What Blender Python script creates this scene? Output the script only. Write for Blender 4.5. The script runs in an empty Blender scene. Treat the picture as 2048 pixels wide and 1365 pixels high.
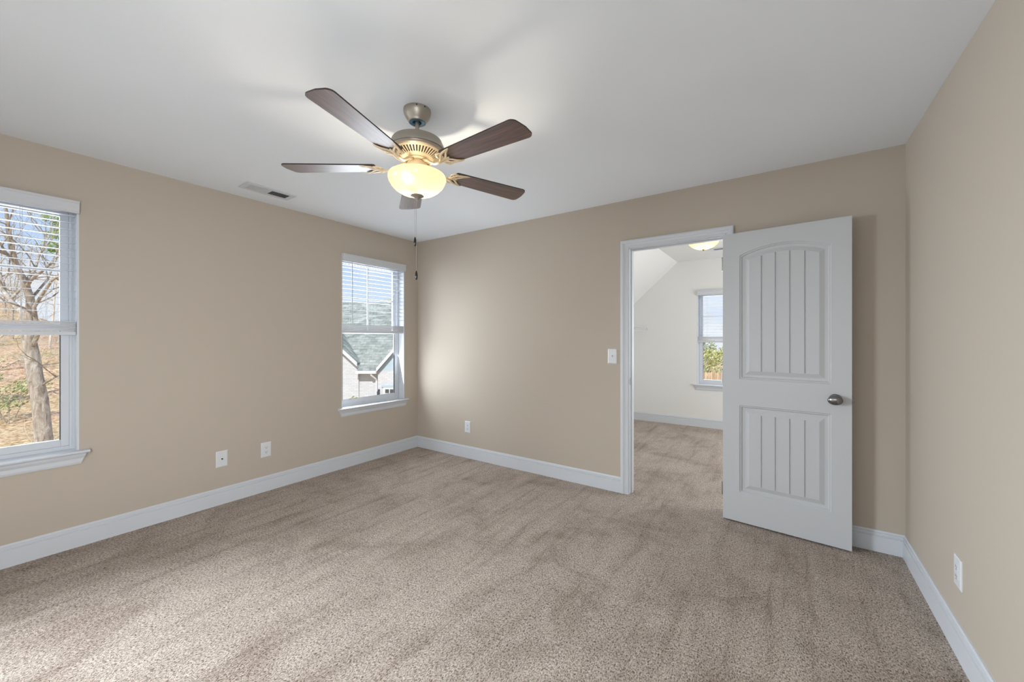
import bpy, bmesh, math, random
from mathutils import Vector, Matrix, noise
PI = math.pi
R = math.radians
scene = bpy.context.scene
C = scene.collection
random.seed(7)

# ---------------------------------------------------------------- camera, world, sun, lights, exposure
F_PX, HORIZON, YAW = 786.9, 677.15, 0.6049
CAM = Vector((3.6088, -3.2296, 1.2922))
cam_data = bpy.data.cameras.new('camera')
cam_data.sensor_width = 36.0
cam_data.lens = F_PX / 2048 * 36.0
cam_data.shift_y = -(682.5 - HORIZON) / 2048
cam_data.clip_start = 0.02
cam_data.clip_end = 500
camera = bpy.data.objects.new('camera', cam_data)
C.objects.link(camera)
camera.location = CAM
camera.rotation_euler = (PI / 2, 0, YAW)
scene.camera = camera

scene.view_settings.view_transform = 'Standard'
scene.view_settings.look = 'None'
scene.view_settings.exposure = 0.08
scene.view_settings.gamma = 1.0
scene.view_settings.use_curve_mapping = False
scene.cycles.use_denoising = True
scene.cycles.max_bounces = 10
scene.cycles.diffuse_bounces = 6
scene.cycles.transparent_max_bounces = 24
scene.cycles.sample_clamp_indirect = 8.0

W, LEN, H = 4.1985, 4.45, 2.44          # bedroom: x 0..W, y -LEN..0
BY0, BY1 = 0.12, 3.05                   # room beyond the doorway
GROUND = -3.0

def make_world():
    w = bpy.data.worlds.new('sky'); scene.world = w; w.use_nodes = True
    nt = w.node_tree; nt.nodes.clear()
    N, L = nt.nodes.new, nt.links.new
    out = N('ShaderNodeOutputWorld'); bg = N('ShaderNodeBackground'); bg.inputs[1].default_value = 1.0
    tc = N('ShaderNodeTexCoord'); sep = N('ShaderNodeSeparateXYZ'); L(tc.outputs['Generated'], sep.inputs[0])
    ramp = N('ShaderNodeValToRGB'); L(sep.outputs['Z'], ramp.inputs[0])
    e = ramp.color_ramp.elements
    e[0].position = 0.0; e[0].color = (0.80, 0.86, 0.93, 1)
    e[1].position = 0.6; e[1].color = (0.24, 0.42, 0.80, 1)
    m = e.new(0.16); m.color = (0.55, 0.71, 0.95, 1)
    m = e.new(0.32); m.color = (0.36, 0.56, 0.92, 1)
    mp = N('ShaderNodeMapping'); mp.inputs['Scale'].default_value = (1.0, 1.0, 3.2); L(tc.outputs['Generated'], mp.inputs[0])
    no = N('ShaderNodeTexNoise'); no.inputs['Scale'].default_value = 3.6; no.inputs['Detail'].default_value = 7
    L(mp.outputs[0], no.inputs['Vector'])
    cr = N('ShaderNodeValToRGB'); L(no.outputs['Fac'], cr.inputs[0])
    cr.color_ramp.elements[0].position = 0.46; cr.color_ramp.elements[1].position = 0.70
    mix = N('ShaderNodeMix'); mix.data_type = 'RGBA'
    L(cr.outputs[0], mix.inputs[0]); L(ramp.outputs[0], mix.inputs[6]); mix.inputs[7].default_value = (0.90, 0.92, 0.95, 1)
    L(mix.outputs[2], bg.inputs[0]); L(bg.outputs[0], out.inputs[0])
make_world()

def light(name, kind, loc, energy, color=(1, 1, 1), rot=None, aim=None, size=None, size_y=None, radius=None, spread=None):
    d = bpy.data.lights.new(name, kind); d.energy = energy; d.color = color
    if kind == 'AREA':
        d.shape = 'RECTANGLE'; d.size = size; d.size_y = size_y or size
        if spread: d.spread = spread
    if radius is not None: d.shadow_soft_size = radius
    o = bpy.data.objects.new(name, d); C.objects.link(o); o.location = loc
    if aim is not None: o.rotation_euler = Vector(aim).to_track_quat('-Z', 'Y').to_euler()
    if rot is not None: o.rotation_euler = rot
    return o

sun = light('sun', 'SUN', (0, 0, 30), 4.2, (1.0, 0.97, 0.92), aim=(-0.45, 0.56, -0.66))
sun.data.angle = R(0.6)
COOL = (0.86, 0.93, 1.0)
# daylight entering by the windows (placed just outside the glass), and added fill lamps on the closed walls behind the camera
light('daylight_corner_window', 'AREA', (-0.20, -0.591, 1.36), 42, COOL, aim=(1, -0.12, 0.25), size=0.80, size_y=1.5)
light('daylight_garden_window', 'AREA', (-0.20, -3.14, 1.36), 16, COOL, aim=(1, 0, 0), size=0.80, size_y=1.5)
light('fill_left_wall', 'AREA', (0.03, -4.03, 1.15), 104, (0.86, 0.93, 1.0), aim=(1, 0.34, -0.42), size=0.70, size_y=1.3, spread=R(98))  # added fill, the left wall has no opening here
light('fill_right_wall', 'AREA', (W - 0.03, -4.0, 1.15), 34, (0.92, 0.96, 1.0), aim=(-1, 0.50, -0.14), size=0.75, size_y=1.3, spread=R(98))  # added fill aimed at the left wall, the right wall is closed
light('fill_rear_wall', 'AREA', (2.2, -LEN + 0.03, 1.05), 19, (0.88, 0.94, 1.0), aim=(0, 1, -0.25), size=3.6, size_y=1.5, spread=R(110))  # broad added fill in front of the solid rear wall
light('daylight_far_room_window', 'AREA', (2.95, BY1 + 0.2, 1.3), 18, COOL, aim=(0, -1, 0), size=0.80, size_y=1.4)
light('fill_far_room', 'AREA', (5.35, 1.6, 1.4), 68, (0.96, 0.98, 1.0), aim=(-1, 0, 0.18), size=2.2, size_y=1.8)  # added fill lamp out of view, brightens the far room

# ---------------------------------------------------------------- materials
def new_mat(name, color, rough=0.5, metal=0.0, spec=None, build=None, coat=0.0):
    m = bpy.data.materials.new(name); m.use_nodes = True
    nt = m.node_tree; b = nt.nodes['Principled BSDF']
    b.inputs['Base Color'].default_value = (*color, 1); b.inputs['Roughness'].default_value = rough
    b.inputs['Metallic'].default_value = metal
    if spec is not None: b.inputs['Specular IOR Level'].default_value = spec
    if coat: b.inputs['Coat Weight'].default_value = coat; b.inputs['Coat Roughness'].default_value = 0.38
    if build: build(nt, b)
    return m

def coords(nt, scale=(1, 1, 1), rot=(0, 0, 0)):
    tc = nt.nodes.new('ShaderNodeTexCoord'); mp = nt.nodes.new('ShaderNodeMapping')
    mp.inputs['Scale'].default_value = scale; mp.inputs['Rotation'].default_value = rot
    nt.links.new(tc.outputs['Object'], mp.inputs[0]); return mp.outputs[0]

def noise_node(nt, vec, scale, detail=4, rough=0.55, dist=0.0):
    n = nt.nodes.new('ShaderNodeTexNoise'); n.inputs['Scale'].default_value = scale
    n.inputs['Detail'].default_value = detail; n.inputs['Roughness'].default_value = rough
    n.inputs['Distortion'].default_value = dist
    nt.links.new(vec, n.inputs['Vector']); return n.outputs['Fac']

def ramp_node(nt, fac, stops):
    r = nt.nodes.new('ShaderNodeValToRGB'); e = r.color_ramp.elements
    e[0].position, e[0].color = stops[0][0], (*stops[0][1], 1)
    e[1].position, e[1].color = stops[-1][0], (*stops[-1][1], 1)
    for p, c in stops[1:-1]:
        x = e.new(p); x.color = (*c, 1)
    nt.links.new(fac, r.inputs[0]); return r.outputs[0]

def mix_node(nt, fac, a, b, blend='MIX'):
    m = nt.nodes.new('ShaderNodeMix'); m.data_type = 'RGBA'; m.blend_type = blend
    for s, v in ((0, fac), (6, a), (7, b)):
        if isinstance(v, (int, float)): m.inputs[s].default_value = v
        elif isinstance(v, tuple): m.inputs[s].default_value = (*v, 1)
        else: nt.links.new(v, m.inputs[s])
    return m.outputs[2]

def bump_node(nt, b, height, strength, dist):
    n = nt.nodes.new('ShaderNodeBump'); n.inputs['Strength'].default_value = strength; n.inputs['Distance'].default_value = dist
    nt.links.new(height, n.inputs['Height']); nt.links.new(n.outputs[0], b.inputs['Normal'])

def wall_paint(scale=220, strength=0.12):
    def f(nt, b):
        v = coords(nt); bump_node(nt, b, noise_node(nt, v, scale, 3), strength, 0.002)
    return f

M = {}
M['wall'] = new_mat('beige_wall_paint', (0.475, 0.42, 0.352), 0.62, spec=0.3, build=wall_paint())
M['ceiling'] = new_mat('white_ceiling_paint', (0.79, 0.835, 0.885), 0.85, spec=0.2, build=wall_paint(160, 0.10))
M['white_wall'] = new_mat('off_white_wall_paint', (0.74, 0.74, 0.725), 0.7, spec=0.25, build=wall_paint())
M['trim'] = new_mat('white_semigloss_trim', (0.60, 0.63, 0.67), 0.34, spec=0.45)
M['door'] = new_mat('white_door_paint', (0.50, 0.515, 0.53), 0.38, spec=0.42)
M['vinyl'] = new_mat('white_vinyl', (0.60, 0.63, 0.67), 0.35)
M['blind'] = new_mat('white_blind_slat', (0.58, 0.60, 0.63), 0.42)
M['plate'] = new_mat('white_plastic_plate', (0.66, 0.68, 0.70), 0.3)
M['slot'] = new_mat('dark_slot', (0.02, 0.02, 0.022), 0.6)
M['steel'] = new_mat('satin_steel', (0.50, 0.50, 0.51), 0.32, 1.0)
M['gasket'] = new_mat('dark_gasket', (0.05, 0.06, 0.065), 0.5)
M['cord'] = new_mat('pale_cord', (0.62, 0.64, 0.66), 0.7)
M['vent_dark'] = new_mat('duct_shadow', (0.015, 0.015, 0.017), 0.8)
M['brass'] = new_mat('aged_brass', (0.50, 0.33, 0.12), 0.35, 1.0)
M['knob'] = new_mat('dark_satin_nickel', (0.24, 0.235, 0.235), 0.2, 1.0)
M['fan_metal'] = new_mat('brushed_nickel_fan', (0.37, 0.335, 0.285), 0.42, 0.75)
M['fan_lamplit'] = new_mat('lamplit_pewter_fan', (0.70, 0.58, 0.40), 0.42, 0.3)  # warm yellow lamplight mixed into the pewter colour
M['fan_dark'] = new_mat('fan_inner_dark', (0.05, 0.04, 0.03), 0.6)
M['ring_reflection'] = new_mat('collar_blue_reflection', (0.10, 0.20, 0.30), 0.15, 0.6)  # bluish reflected light put into the base colour
M['fob'] = new_mat('dark_wood_fob', (0.012, 0.010, 0.010), 0.25)
M['chain'] = new_mat('bead_chain', (0.36, 0.36, 0.37), 0.35, 0.8)

def glass_mat():
    m = bpy.data.materials.new('window_glass'); m.use_nodes = True; nt = m.node_tree; nt.nodes.clear()
    out = nt.nodes.new('ShaderNodeOutputMaterial'); t = nt.nodes.new('ShaderNodeBsdfTransparent')
    t.inputs[0].default_value = (0.97, 0.98, 0.985, 1)
    g = nt.nodes.new('ShaderNodeBsdfGlossy'); g.inputs['Roughness'].default_value = 0.02
    fr = nt.nodes.new('ShaderNodeFresnel'); fr.inputs[0].default_value = 1.3
    mx = nt.nodes.new('ShaderNodeMixShader')
    nt.links.new(fr.outputs[0], mx.inputs[0]); nt.links.new(t.outputs[0], mx.inputs[1]); nt.links.new(g.outputs[0], mx.inputs[2])
    nt.links.new(mx.outputs[0], out.inputs[0]); return m
M['glass'] = glass_mat()

def frosted(name, trans, gloss=0.12):
    m = bpy.data.materials.new(name); m.use_nodes = True; nt = m.node_tree; nt.nodes.clear()
    out = nt.nodes.new('ShaderNodeOutputMaterial')
    t = nt.nodes.new('ShaderNodeBsdfTranslucent'); t.inputs[0].default_value = (*trans, 1)
    d = nt.nodes.new('ShaderNodeBsdfDiffuse'); d.inputs[0].default_value = (0.82, 0.74, 0.60, 1)
    g = nt.nodes.new('ShaderNodeBsdfGlossy'); g.inputs['Roughness'].default_value = 0.15
    a = nt.nodes.new('ShaderNodeMixShader'); a.inputs[0].default_value = 0.22
    b = nt.nodes.new('ShaderNodeMixShader')
    b.inputs[0].default_value = 0.05
    nt.links.new(t.outputs[0], a.inputs[1]); nt.links.new(d.outputs[0], a.inputs[2])
    nt.links.new(a.outputs[0], b.inputs[1]); nt.links.new(g.outputs[0], b.inputs[2])
    nt.links.new(b.outputs[0], out.inputs[0]); return m
M['dome'] = frosted('frosted_cream_glass', (0.16, 0.13, 0.085))
M['bowl'] = frosted('frosted_amber_glass', (0.18, 0.143, 0.094))

def carpet(nt, b):
    v = coords(nt)
    tuft = noise_node(nt, coords(nt, (1.0, 0.60, 1.0), (0, 0, R(-8))), 180, 2, 0.65, 0.6)
    fine = noise_node(nt, v, 430, 2, 0.6)
    streak = noise_node(nt, coords(nt, (6.0, 0.55, 1.0), (0, 0, R(-4))), 2.2, 5, 0.7, 0.3)
    blot = noise_node(nt, coords(nt), 2.6, 6, 0.68, 0.6)
    c = ramp_node(nt, tuft, [(0.33, (0.17, 0.128, 0.098)), (0.43, (0.40, 0.332, 0.276)), (0.52, (0.57, 0.492, 0.422)), (0.66, (0.76, 0.68, 0.605))])
    c = mix_node(nt, 1.0, c, ramp_node(nt, fine, [(0.30, (0.78, 0.77, 0.76)), (0.70, (1.20, 1.20, 1.20))]), 'MULTIPLY')
    c = mix_node(nt, 1.0, c, ramp_node(nt, streak, [(0.36, (0.80, 0.78, 0.76)), (0.44, (0.96, 0.95, 0.95)), (0.62, (1.06, 1.06, 1.07))]), 'MULTIPLY')
    c = mix_node(nt, 1.0, c, ramp_node(nt, blot, [(0.36, (0.86, 0.83, 0.81)), (0.48, (1.03, 1.03, 1.03)), (0.60, (1.14, 1.14, 1.14))]), 'MULTIPLY')
    nt.links.new(c, b.inputs['Base Color'])
    ma = nt.nodes.new('ShaderNodeMath'); ma.operation = 'MULTIPLY_ADD'; ma.inputs[1].default_value = 0.35
    nt.links.new(fine, ma.inputs[0]); nt.links.new(tuft, ma.inputs[2])
    bump_node(nt, b, ma.outputs[0], 0.9, 0.018)
M['carpet'] = new_mat('beige_carpet', (0.34, 0.26, 0.20), 1.0, spec=0.05, build=carpet)

def blade_wood(nt, b):
    v = coords(nt, (1.6, 34, 34))
    g = noise_node(nt, v, 3.0, 7, 0.68, 0.6)
    c = ramp_node(nt, g, [(0.34, (0.012, 0.006, 0.006)), (0.5, (0.070, 0.026, 0.018)), (0.66, (0.17, 0.072, 0.045))])
    nt.links.new(c, b.inputs['Base Color'])
M['blade'] = new_mat('walnut_blade', (0.1, 0.04, 0.03), 0.50, spec=0.9, build=blade_wood, coat=0.8)
M['blade_edge'] = new_mat('dark_blade_edge', (0.03, 0.018, 0.014), 0.5)

def leaf_litter(nt, b):
    v = coords(nt)
    a = noise_node(nt, v, 5.5, 8, 0.75); c2 = noise_node(nt, v, 0.35, 4, 0.6)
    c = ramp_node(nt, a, [(0.30, (0.16, 0.095, 0.055)), (0.45, (0.50, 0.32, 0.20)), (0.55, (0.74, 0.54, 0.38)), (0.68, (0.88, 0.79, 0.68))])
    d = ramp_node(nt, c2, [(0.38, (0.85, 0.90, 0.72)), (0.62, (1.1, 1.02, 0.95))])
    nt.links.new(mix_node(nt, 1.0, c, d, 'MULTIPLY'), b.inputs['Base Color'])
M['litter'] = new_mat('leaf_litter_ground', (0.5, 0.3, 0.2), 0.95, spec=0.1, build=leaf_litter)

def bark(cols, sc=9):
    def f(nt, b):
        a = noise_node(nt, coords(nt, (1, 1, 0.35)), sc, 6, 0.7, 0.6)
        nt.links.new(ramp_node(nt, a, [(0.32, cols[0]), (0.5, cols[1]), (0.68, cols[2])]), b.inputs['Base Color'])
        bump_node(nt, b, a, 0.8, 0.03)
    return f
M['bark'] = new_mat('grey_brown_bark', (0.3, 0.25, 0.2), 0.9, spec=0.1, build=bark(((0.20, 0.16, 0.12), (0.42, 0.36, 0.29), (0.66, 0.60, 0.52))))
M['bark_pale'] = new_mat('pale_bark', (0.6, 0.5, 0.4), 0.9, spec=0.1, build=bark(((0.46, 0.37, 0.28), (0.70, 0.60, 0.49), (0.86, 0.79, 0.70))))
def leafy(c1, c2, c3):
    def f(nt, b):
        a = noise_node(nt, coords(nt), 3.5, 3, 0.6)
        nt.links.new(ramp_node(nt, a, [(0.35, c1), (0.5, c2), (0.65, c3)]), b.inputs['Base Color'])
    return f
M['pine'] = new_mat('fresh_green_needles', (0.3, 0.5, 0.1), 0.7, build=leafy((0.12, 0.22, 0.05), (0.30, 0.44, 0.10), (0.52, 0.62, 0.20)))
M['holly'] = new_mat('dull_green_leaves', (0.3, 0.4, 0.15), 0.7, build=leafy((0.16, 0.22, 0.07), (0.36, 0.42, 0.18), (0.60, 0.58, 0.34)))
M['autumn'] = new_mat('yellow_green_leaves', (0.5, 0.5, 0.15), 0.7, build=leafy((0.30, 0.34, 0.10), (0.58, 0.58, 0.22), (0.80, 0.72, 0.36)))
M['russet'] = new_mat('russet_leaves', (0.5, 0.25, 0.1), 0.7, build=leafy((0.22, 0.10, 0.05), (0.50, 0.26, 0.12), (0.72, 0.46, 0.26)))

def shingles(nt, b):
    v = coords(nt)
    br = nt.nodes.new('ShaderNodeTexBrick'); nt.links.new(v, br.inputs['Vector'])
    br.inputs['Scale'].default_value = 1.0; br.inputs['Brick Width'].default_value = 0.33; br.inputs['Row Height'].default_value = 0.14
    br.inputs['Mortar Size'].default_value = 0.006
    br.inputs['Color1'].default_value = (0.24, 0.26, 0.245, 1); br.inputs['Color2'].default_value = (0.36, 0.385, 0.36, 1)
    br.inputs['Mortar'].default_value = (0.14, 0.16, 0.15, 1)
    a = noise_node(nt, coords(nt, (1, 2.6, 1)), 2.2, 3, 0.6)
    s = ramp_node(nt, a, [(0.34, (0.72, 0.74, 0.72)), (0.62, (1.25, 1.24, 1.2))])
    nt.links.new(mix_node(nt, 1.0, br.outputs['Color'], s, 'MULTIPLY'), b.inputs['Base Color'])
M['shingles'] = new_mat('grey_green_shingles', (0.3, 0.35, 0.3), 0.9, spec=0.1, build=shingles)
def painted_brick(nt, b):
    tc = nt.nodes.new('ShaderNodeTexCoord'); sp = nt.nodes.new('ShaderNodeSeparateXYZ'); cb = nt.nodes.new('ShaderNodeCombineXYZ')
    nt.links.new(tc.outputs['Object'], sp.inputs[0]); nt.links.new(sp.outputs['X'], cb.inputs['X']); nt.links.new(sp.outputs['Z'], cb.inputs['Y'])
    br = nt.nodes.new('ShaderNodeTexBrick'); nt.links.new(cb.outputs[0], br.inputs['Vector'])
    br.inputs['Scale'].default_value = 1.0; br.inputs['Brick Width'].default_value = 0.215; br.inputs['Row Height'].default_value = 0.076
    br.inputs['Mortar Size'].default_value = 0.006
    br.inputs['Color1'].default_value = (0.63, 0.64, 0.65, 1); br.inputs['Color2'].default_value = (0.56, 0.57, 0.58, 1)
    br.inputs['Mortar'].default_value = (0.46, 0.465, 0.47, 1)
    nt.links.new(br.outputs['Color'], b.inputs['Base Color'])
M['brick'] = new_mat('white_painted_brick', (0.8, 0.79, 0.77), 0.8, spec=0.2, build=painted_brick)
M['siding'] = new_mat('pale_blue_siding', (0.42, 0.53, 0.60), 0.7)
M['outdoor_white'] = new_mat('white_outdoor_trim', (0.72, 0.72, 0.72), 0.6)
M['dark_pane'] = new_mat('dark_pane', (0.06, 0.08, 0.08), 0.15)
def fence_wood(nt, b):
    a = noise_node(nt, coords(nt, (5.5, 5.5, 0.4)), 2.0, 3)
    nt.links.new(ramp_node(nt, a, [(0.35, (0.46, 0.30, 0.18)), (0.65, (0.74, 0.56, 0.38))]), b.inputs['Base Color'])
M['fence'] = new_mat('cedar_fence', (0.6, 0.45, 0.3), 0.85, build=fence_wood)

# ---------------------------------------------------------------- helpers
def obj(name, bm, mat, parent=None, smooth=False, label=None, bevel=None, auto=None):
    me = bpy.data.meshes.new(name); bmesh.ops.recalc_face_normals(bm, faces=bm.faces[:]); bm.to_mesh(me); bm.free()
    for mm in (mat if isinstance(mat, (list, tuple)) else [mat]): me.materials.append(mm)
    if smooth:
        for p in me.polygons: p.use_smooth = True
        if auto: me.set_sharp_from_angle(angle=R(auto))
    o = bpy.data.objects.new(name, me); C.objects.link(o)
    if parent: o.parent = parent
    if label: o['label'] = label
    if bevel:
        md = o.modifiers.new('bevel', 'BEVEL'); md.width = bevel; md.segments = 2; md.limit_method = 'ANGLE'; md.angle_limit = R(40)
    return o

def tag(o, label=None, cat=None, group=None, kind=None):
    if label: o['label'] = label
    if cat: o['category'] = cat
    if group: o['group'] = group
    if kind: o['kind'] = kind
    return o

def thing(name, label=None, cat=None, loc=(0, 0, 0), rotz=0, group=None, kind=None):
    o = bpy.data.objects.new(name, None); C.objects.link(o); o.location = loc; o.rotation_euler = (0, 0, rotz)
    o.empty_display_size = 0.1
    return tag(o, label, cat, group, kind)

def struct(o): o['kind'] = 'structure'; return o

def dup(root, loc, rotz=0, scale=1.0, label=None, group=None):
    r = root.copy(); C.objects.link(r); r.location = loc; r.rotation_euler = (0, 0, rotz); r.scale = (scale,) * 3
    if label: r['label'] = label
    if group: r['group'] = group
    for ch in list(root.children):
        c = ch.copy(); C.objects.link(c); c.parent = r
        for g in ch.children:
            d = g.copy(); C.objects.link(d); d.parent = c
    return r

def box(bm, a, b, mat_index=0):
    x0, y0, z0 = a; x1, y1, z1 = b
    v = [bm.verts.new(p) for p in ((x0, y0, z0), (x1, y0, z0), (x1, y1, z0), (x0, y1, z0), (x0, y0, z1), (x1, y0, z1), (x1, y1, z1), (x0, y1, z1))]
    for f in ((0, 3, 2, 1), (4, 5, 6, 7), (0, 1, 5, 4), (1, 2, 6, 5), (2, 3, 7, 6), (3, 0, 4, 7)):
        bm.faces.new([v[i] for i in f]).material_index = mat_index

def lathe(bm, prof, seg=48, center=(0, 0), caps=True, scale_y=1.0):
    rings = []
    for r, z in prof:
        if r < 1e-6: rings.append([bm.verts.new((center[0], center[1], z))])
        else: rings.append([bm.verts.new((center[0] + r * math.cos(2 * PI * i / seg), center[1] + scale_y * r * math.sin(2 * PI * i / seg), z)) for i in range(seg)])
    for a, b in zip(rings, rings[1:]):
        for i in range(seg):
            j = (i + 1) % seg
            if len(a) == 1 and len(b) == 1: continue
            if len(a) == 1: bm.faces.new((a[0], b[j], b[i]))
            elif len(b) == 1: bm.faces.new((a[i], a[j], b[0]))
            else: bm.faces.new((a[i], a[j], b[j], b[i]))
    if caps:
        for rg in (rings[0], rings[-1]):
            if len(rg) > 2:
                try: bm.faces.new(rg)
                except ValueError: pass

def tube(bm, pts, rad, seg=8, flat=1.0, cap=True):
    pts = [Vector(p) for p in pts]; n = len(pts)
    rads = rad if isinstance(rad, (list, tuple)) else [rad] * n
    rings = []; prev = None
    for i, p in enumerate(pts):
        d = (pts[min(i + 1, n - 1)] - pts[max(i - 1, 0)]).normalized()
        if prev is None:
            up = Vector((0, 0, 1)) if abs(d.z) < 0.95 else Vector((1, 0, 0))
        else: up = prev
        s = d.cross(up).normalized(); u = s.cross(d).normalized(); prev = u
        rings.append([bm.verts.new(p + (s * math.cos(2 * PI * k / seg) + u * math.sin(2 * PI * k / seg) * flat) * rads[i]) for k in range(seg)])
    for a, b in zip(rings, rings[1:]):
        for k in range(seg):
            bm.faces.new((a[k], a[(k + 1) % seg], b[(k + 1) % seg], b[k]))
    if cap:
        bm.faces.new(rings[0][::-1]); bm.faces.new(rings[-1])

def prism(bm, poly, off, mat_index=0):
    """poly: 3D points of a planar polygon, off: extrusion vector"""
    off = Vector(off); a = [bm.verts.new(p) for p in poly]; b = [bm.verts.new(Vector(p) + off) for p in poly]
    fs = [bm.faces.new(a[::-1]), bm.faces.new(b)]
    n = len(a)
    for i in range(n): fs.append(bm.faces.new((a[i], a[(i + 1) % n], b[(i + 1) % n], b[i])))
    for f in fs: f.material_index = mat_index

def wall(name, mat, axis, pos, thick, u0, u1, z0, z1, holes=(), back_mat=None):
    """wall in the plane axis=pos with thickness in +axis (sign of thick); holes = (u0,u1,z0,z1); the back may carry its own paint"""
    us = sorted({u0, u1, *[h[0] for h in holes], *[h[1] for h in holes]})
    zs = sorted({z0, z1, *[h[2] for h in holes], *[h[3] for h in holes]})
    bm = bmesh.new(); cache = {}
    def vt(u, z, d):
        k = (round(u, 5), round(z, 5), d)
        if k not in cache:
            p = pos + (thick if d else 0)
            cache[k] = bm.verts.new((p, u, z) if axis == 'x' else (u, p, z))
        return cache[k]
    solid = lambda i, j: 0 <= i < len(us) - 1 and 0 <= j < len(zs) - 1 and not any(
        h[0] <= us[i] + 1e-6 and us[i + 1] <= h[1] + 1e-6 and h[2] <= zs[j] + 1e-6 and zs[j + 1] <= h[3] + 1e-6 for h in holes)
    for i in range(len(us) - 1):
        for j in range(len(zs) - 1):
            if not solid(i, j): continue
            q = [(us[i], zs[j]), (us[i + 1], zs[j]), (us[i + 1], zs[j + 1]), (us[i], zs[j + 1])]
            bm.faces.new([vt(u, z, 0) for u, z in q])
            bm.faces.new([vt(u, z, 1) for u, z in q[::-1]]).material_index = 1 if back_mat else 0
            for (a, b), (ni, nj) in zip(((0, 1), (1, 2), (2, 3), (3, 0)), ((i, j - 1), (i + 1, j), (i, j + 1), (i - 1, j))):
                if not solid(ni, nj):
                    bm.faces.new((vt(*q[a], 0), vt(*q[b], 0), vt(*q[b], 1), vt(*q[a], 1)))
    return struct(obj(name, bm, [mat, back_mat] if back_mat else mat))

def sweep(bm, prof, path, out, miter0=0, miter1=0):
    """extrude a profile (d = distance from the wall along out, z) along a straight floor path; miter = +1/-1 slides the end by d"""
    a, b = Vector((*path[0], 0)), Vector((*path[1], 0)); t = (b - a).normalized(); o = Vector((*out, 0))
    A = [bm.verts.new(a + o * d + t * (miter0 * d) + Vector((0, 0, z))) for d, z in prof]
    B = [bm.verts.new(b + o * d + t * (miter1 * d) + Vector((0, 0, z))) for d, z in prof]
    n = len(prof)
    for i in range(n):
        bm.faces.new((A[i], A[(i + 1) % n], B[(i + 1) % n], B[i]))
    bm.faces.new(A[::-1]); bm.faces.new(B)

BASE = [(0, 0), (0.015, 0), (0.015, 0.0935), (0.0085, 0.0955), (0.0085, 0.0995), (0.0130, 0.1030), (0.0130, 0.1150), (0.0070, 0.1175), (0.0070, 0.1215), (0.0050, 0.1280), (0.0, 0.1285)]
def baseboard(name, path, out, m0, m1, mat=None):
    bm = bmesh.new(); sweep(bm, BASE, path, out, m0, m1)
    return struct(obj(name, bm, mat or M['trim']))

# ---------------------------------------------------------------- room shell
WIN_L = [(-3.534, -2.747, 0.585, 2.12), (-0.982, -0.195, 0.585, 2.12)]
DOOR_HOLE = (2.536, 3.275, -0.10, 2.048)
BW = (2.560, 3.35, 0.61, 1.975)
BX0, BX1 = 1.54, 5.45
wall('wall_left', M['wall'], 'x', 0.0, -0.16, -LEN - 0.15, 0.0, -0.1, H + 0.1, WIN_L, M['outdoor_white'])
wall('wall_back', M['wall'], 'y', 0.0, 0.12, -0.16, 5.6, -0.1, H + 0.1, [DOOR_HOLE], M['white_wall'])
wall('wall_right', M['wall'], 'x', W, 0.15, -LEN - 0.15, 0.0, -0.1, H + 0.1)
wall('wall_rear', M['wall'], 'y', -LEN, -0.15, 0.0, W, -0.1, H + 0.1)
wall('wall_far_room_end', M['white_wall'], 'y', BY1, 0.16, BX0 - 0.12, BX1 + 0.15, -0.1, H + 0.1, [(BW[0], BW[1], BW[2], BW[3])], M['outdoor_white'])
wall('wall_far_room_side', M['white_wall'], 'x', BX1, 0.15, BY0, BY1, -0.1, H + 0.1)
wall('wall_far_room_knee', M['white_wall'], 'x', BX0, -0.12, BY0, BY1, -0.1, 1.74)
bm = bmesh.new(); prism(bm, [(BX0, BY0, 1.74), (2.29, BY0, H), (2.17, BY0, H + 0.12), (BX0 - 0.12, BY0, 1.74)], (0, BY1 - BY0, 0))
struct(obj('ceiling_far_room_slope', bm, M['white_wall']))
bm = bmesh.new(); box(bm, (2.29, BY0, H), (BX1, BY1, H + 0.12)); struct(obj('ceiling_far_room', bm, M['white_wall']))
bm = bmesh.new(); box(bm, (0, -LEN, H), (W, 0, H + 0.12)); struct(obj('ceiling', bm, M['ceiling']))
bm = bmesh.new(); box(bm, (-0.0, -LEN, -0.1), (W, 0.0, 0.0)); struct(obj('floor', bm, M['carpet']))
bm = bmesh.new(); box(bm, (BX0, 0.0 + BY0, -0.1), (BX1, BY1, 0.0)); box(bm, (DOOR_HOLE[0], 0.0, -0.1), (DOOR_HOLE[1], BY0, 0.0))
struct(obj('floor_far_room', bm, M['carpet']))
# unseen slab added over both rooms to keep the sun out
bm = bmesh.new(); box(bm, (-0.4, -LEN - 0.4, H + 0.22), (5.9, BY1 + 0.4, H + 0.32)); struct(obj('ceiling_sun_block', bm, M['outdoor_white']))

CAS_L, CAS_R = 2.4870, 3.3120
baseboard('baseboard_left', ((0, -LEN), (0, 0)), (1, 0), 0, -1)
baseboard('baseboard_back', ((0, 0), (CAS_L, 0)), (0, -1), 1, 0)
baseboard('baseboard_back_right', ((CAS_R, 0), (W, 0)), (0, -1), 0, -1)
baseboard('baseboard_right', ((W, 0), (W, -LEN)), (-1, 0), 1, 0)
baseboard('baseboard_far_room', ((BX0, BY1), (BX1, BY1)), (0, -1), 0, 0)

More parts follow.
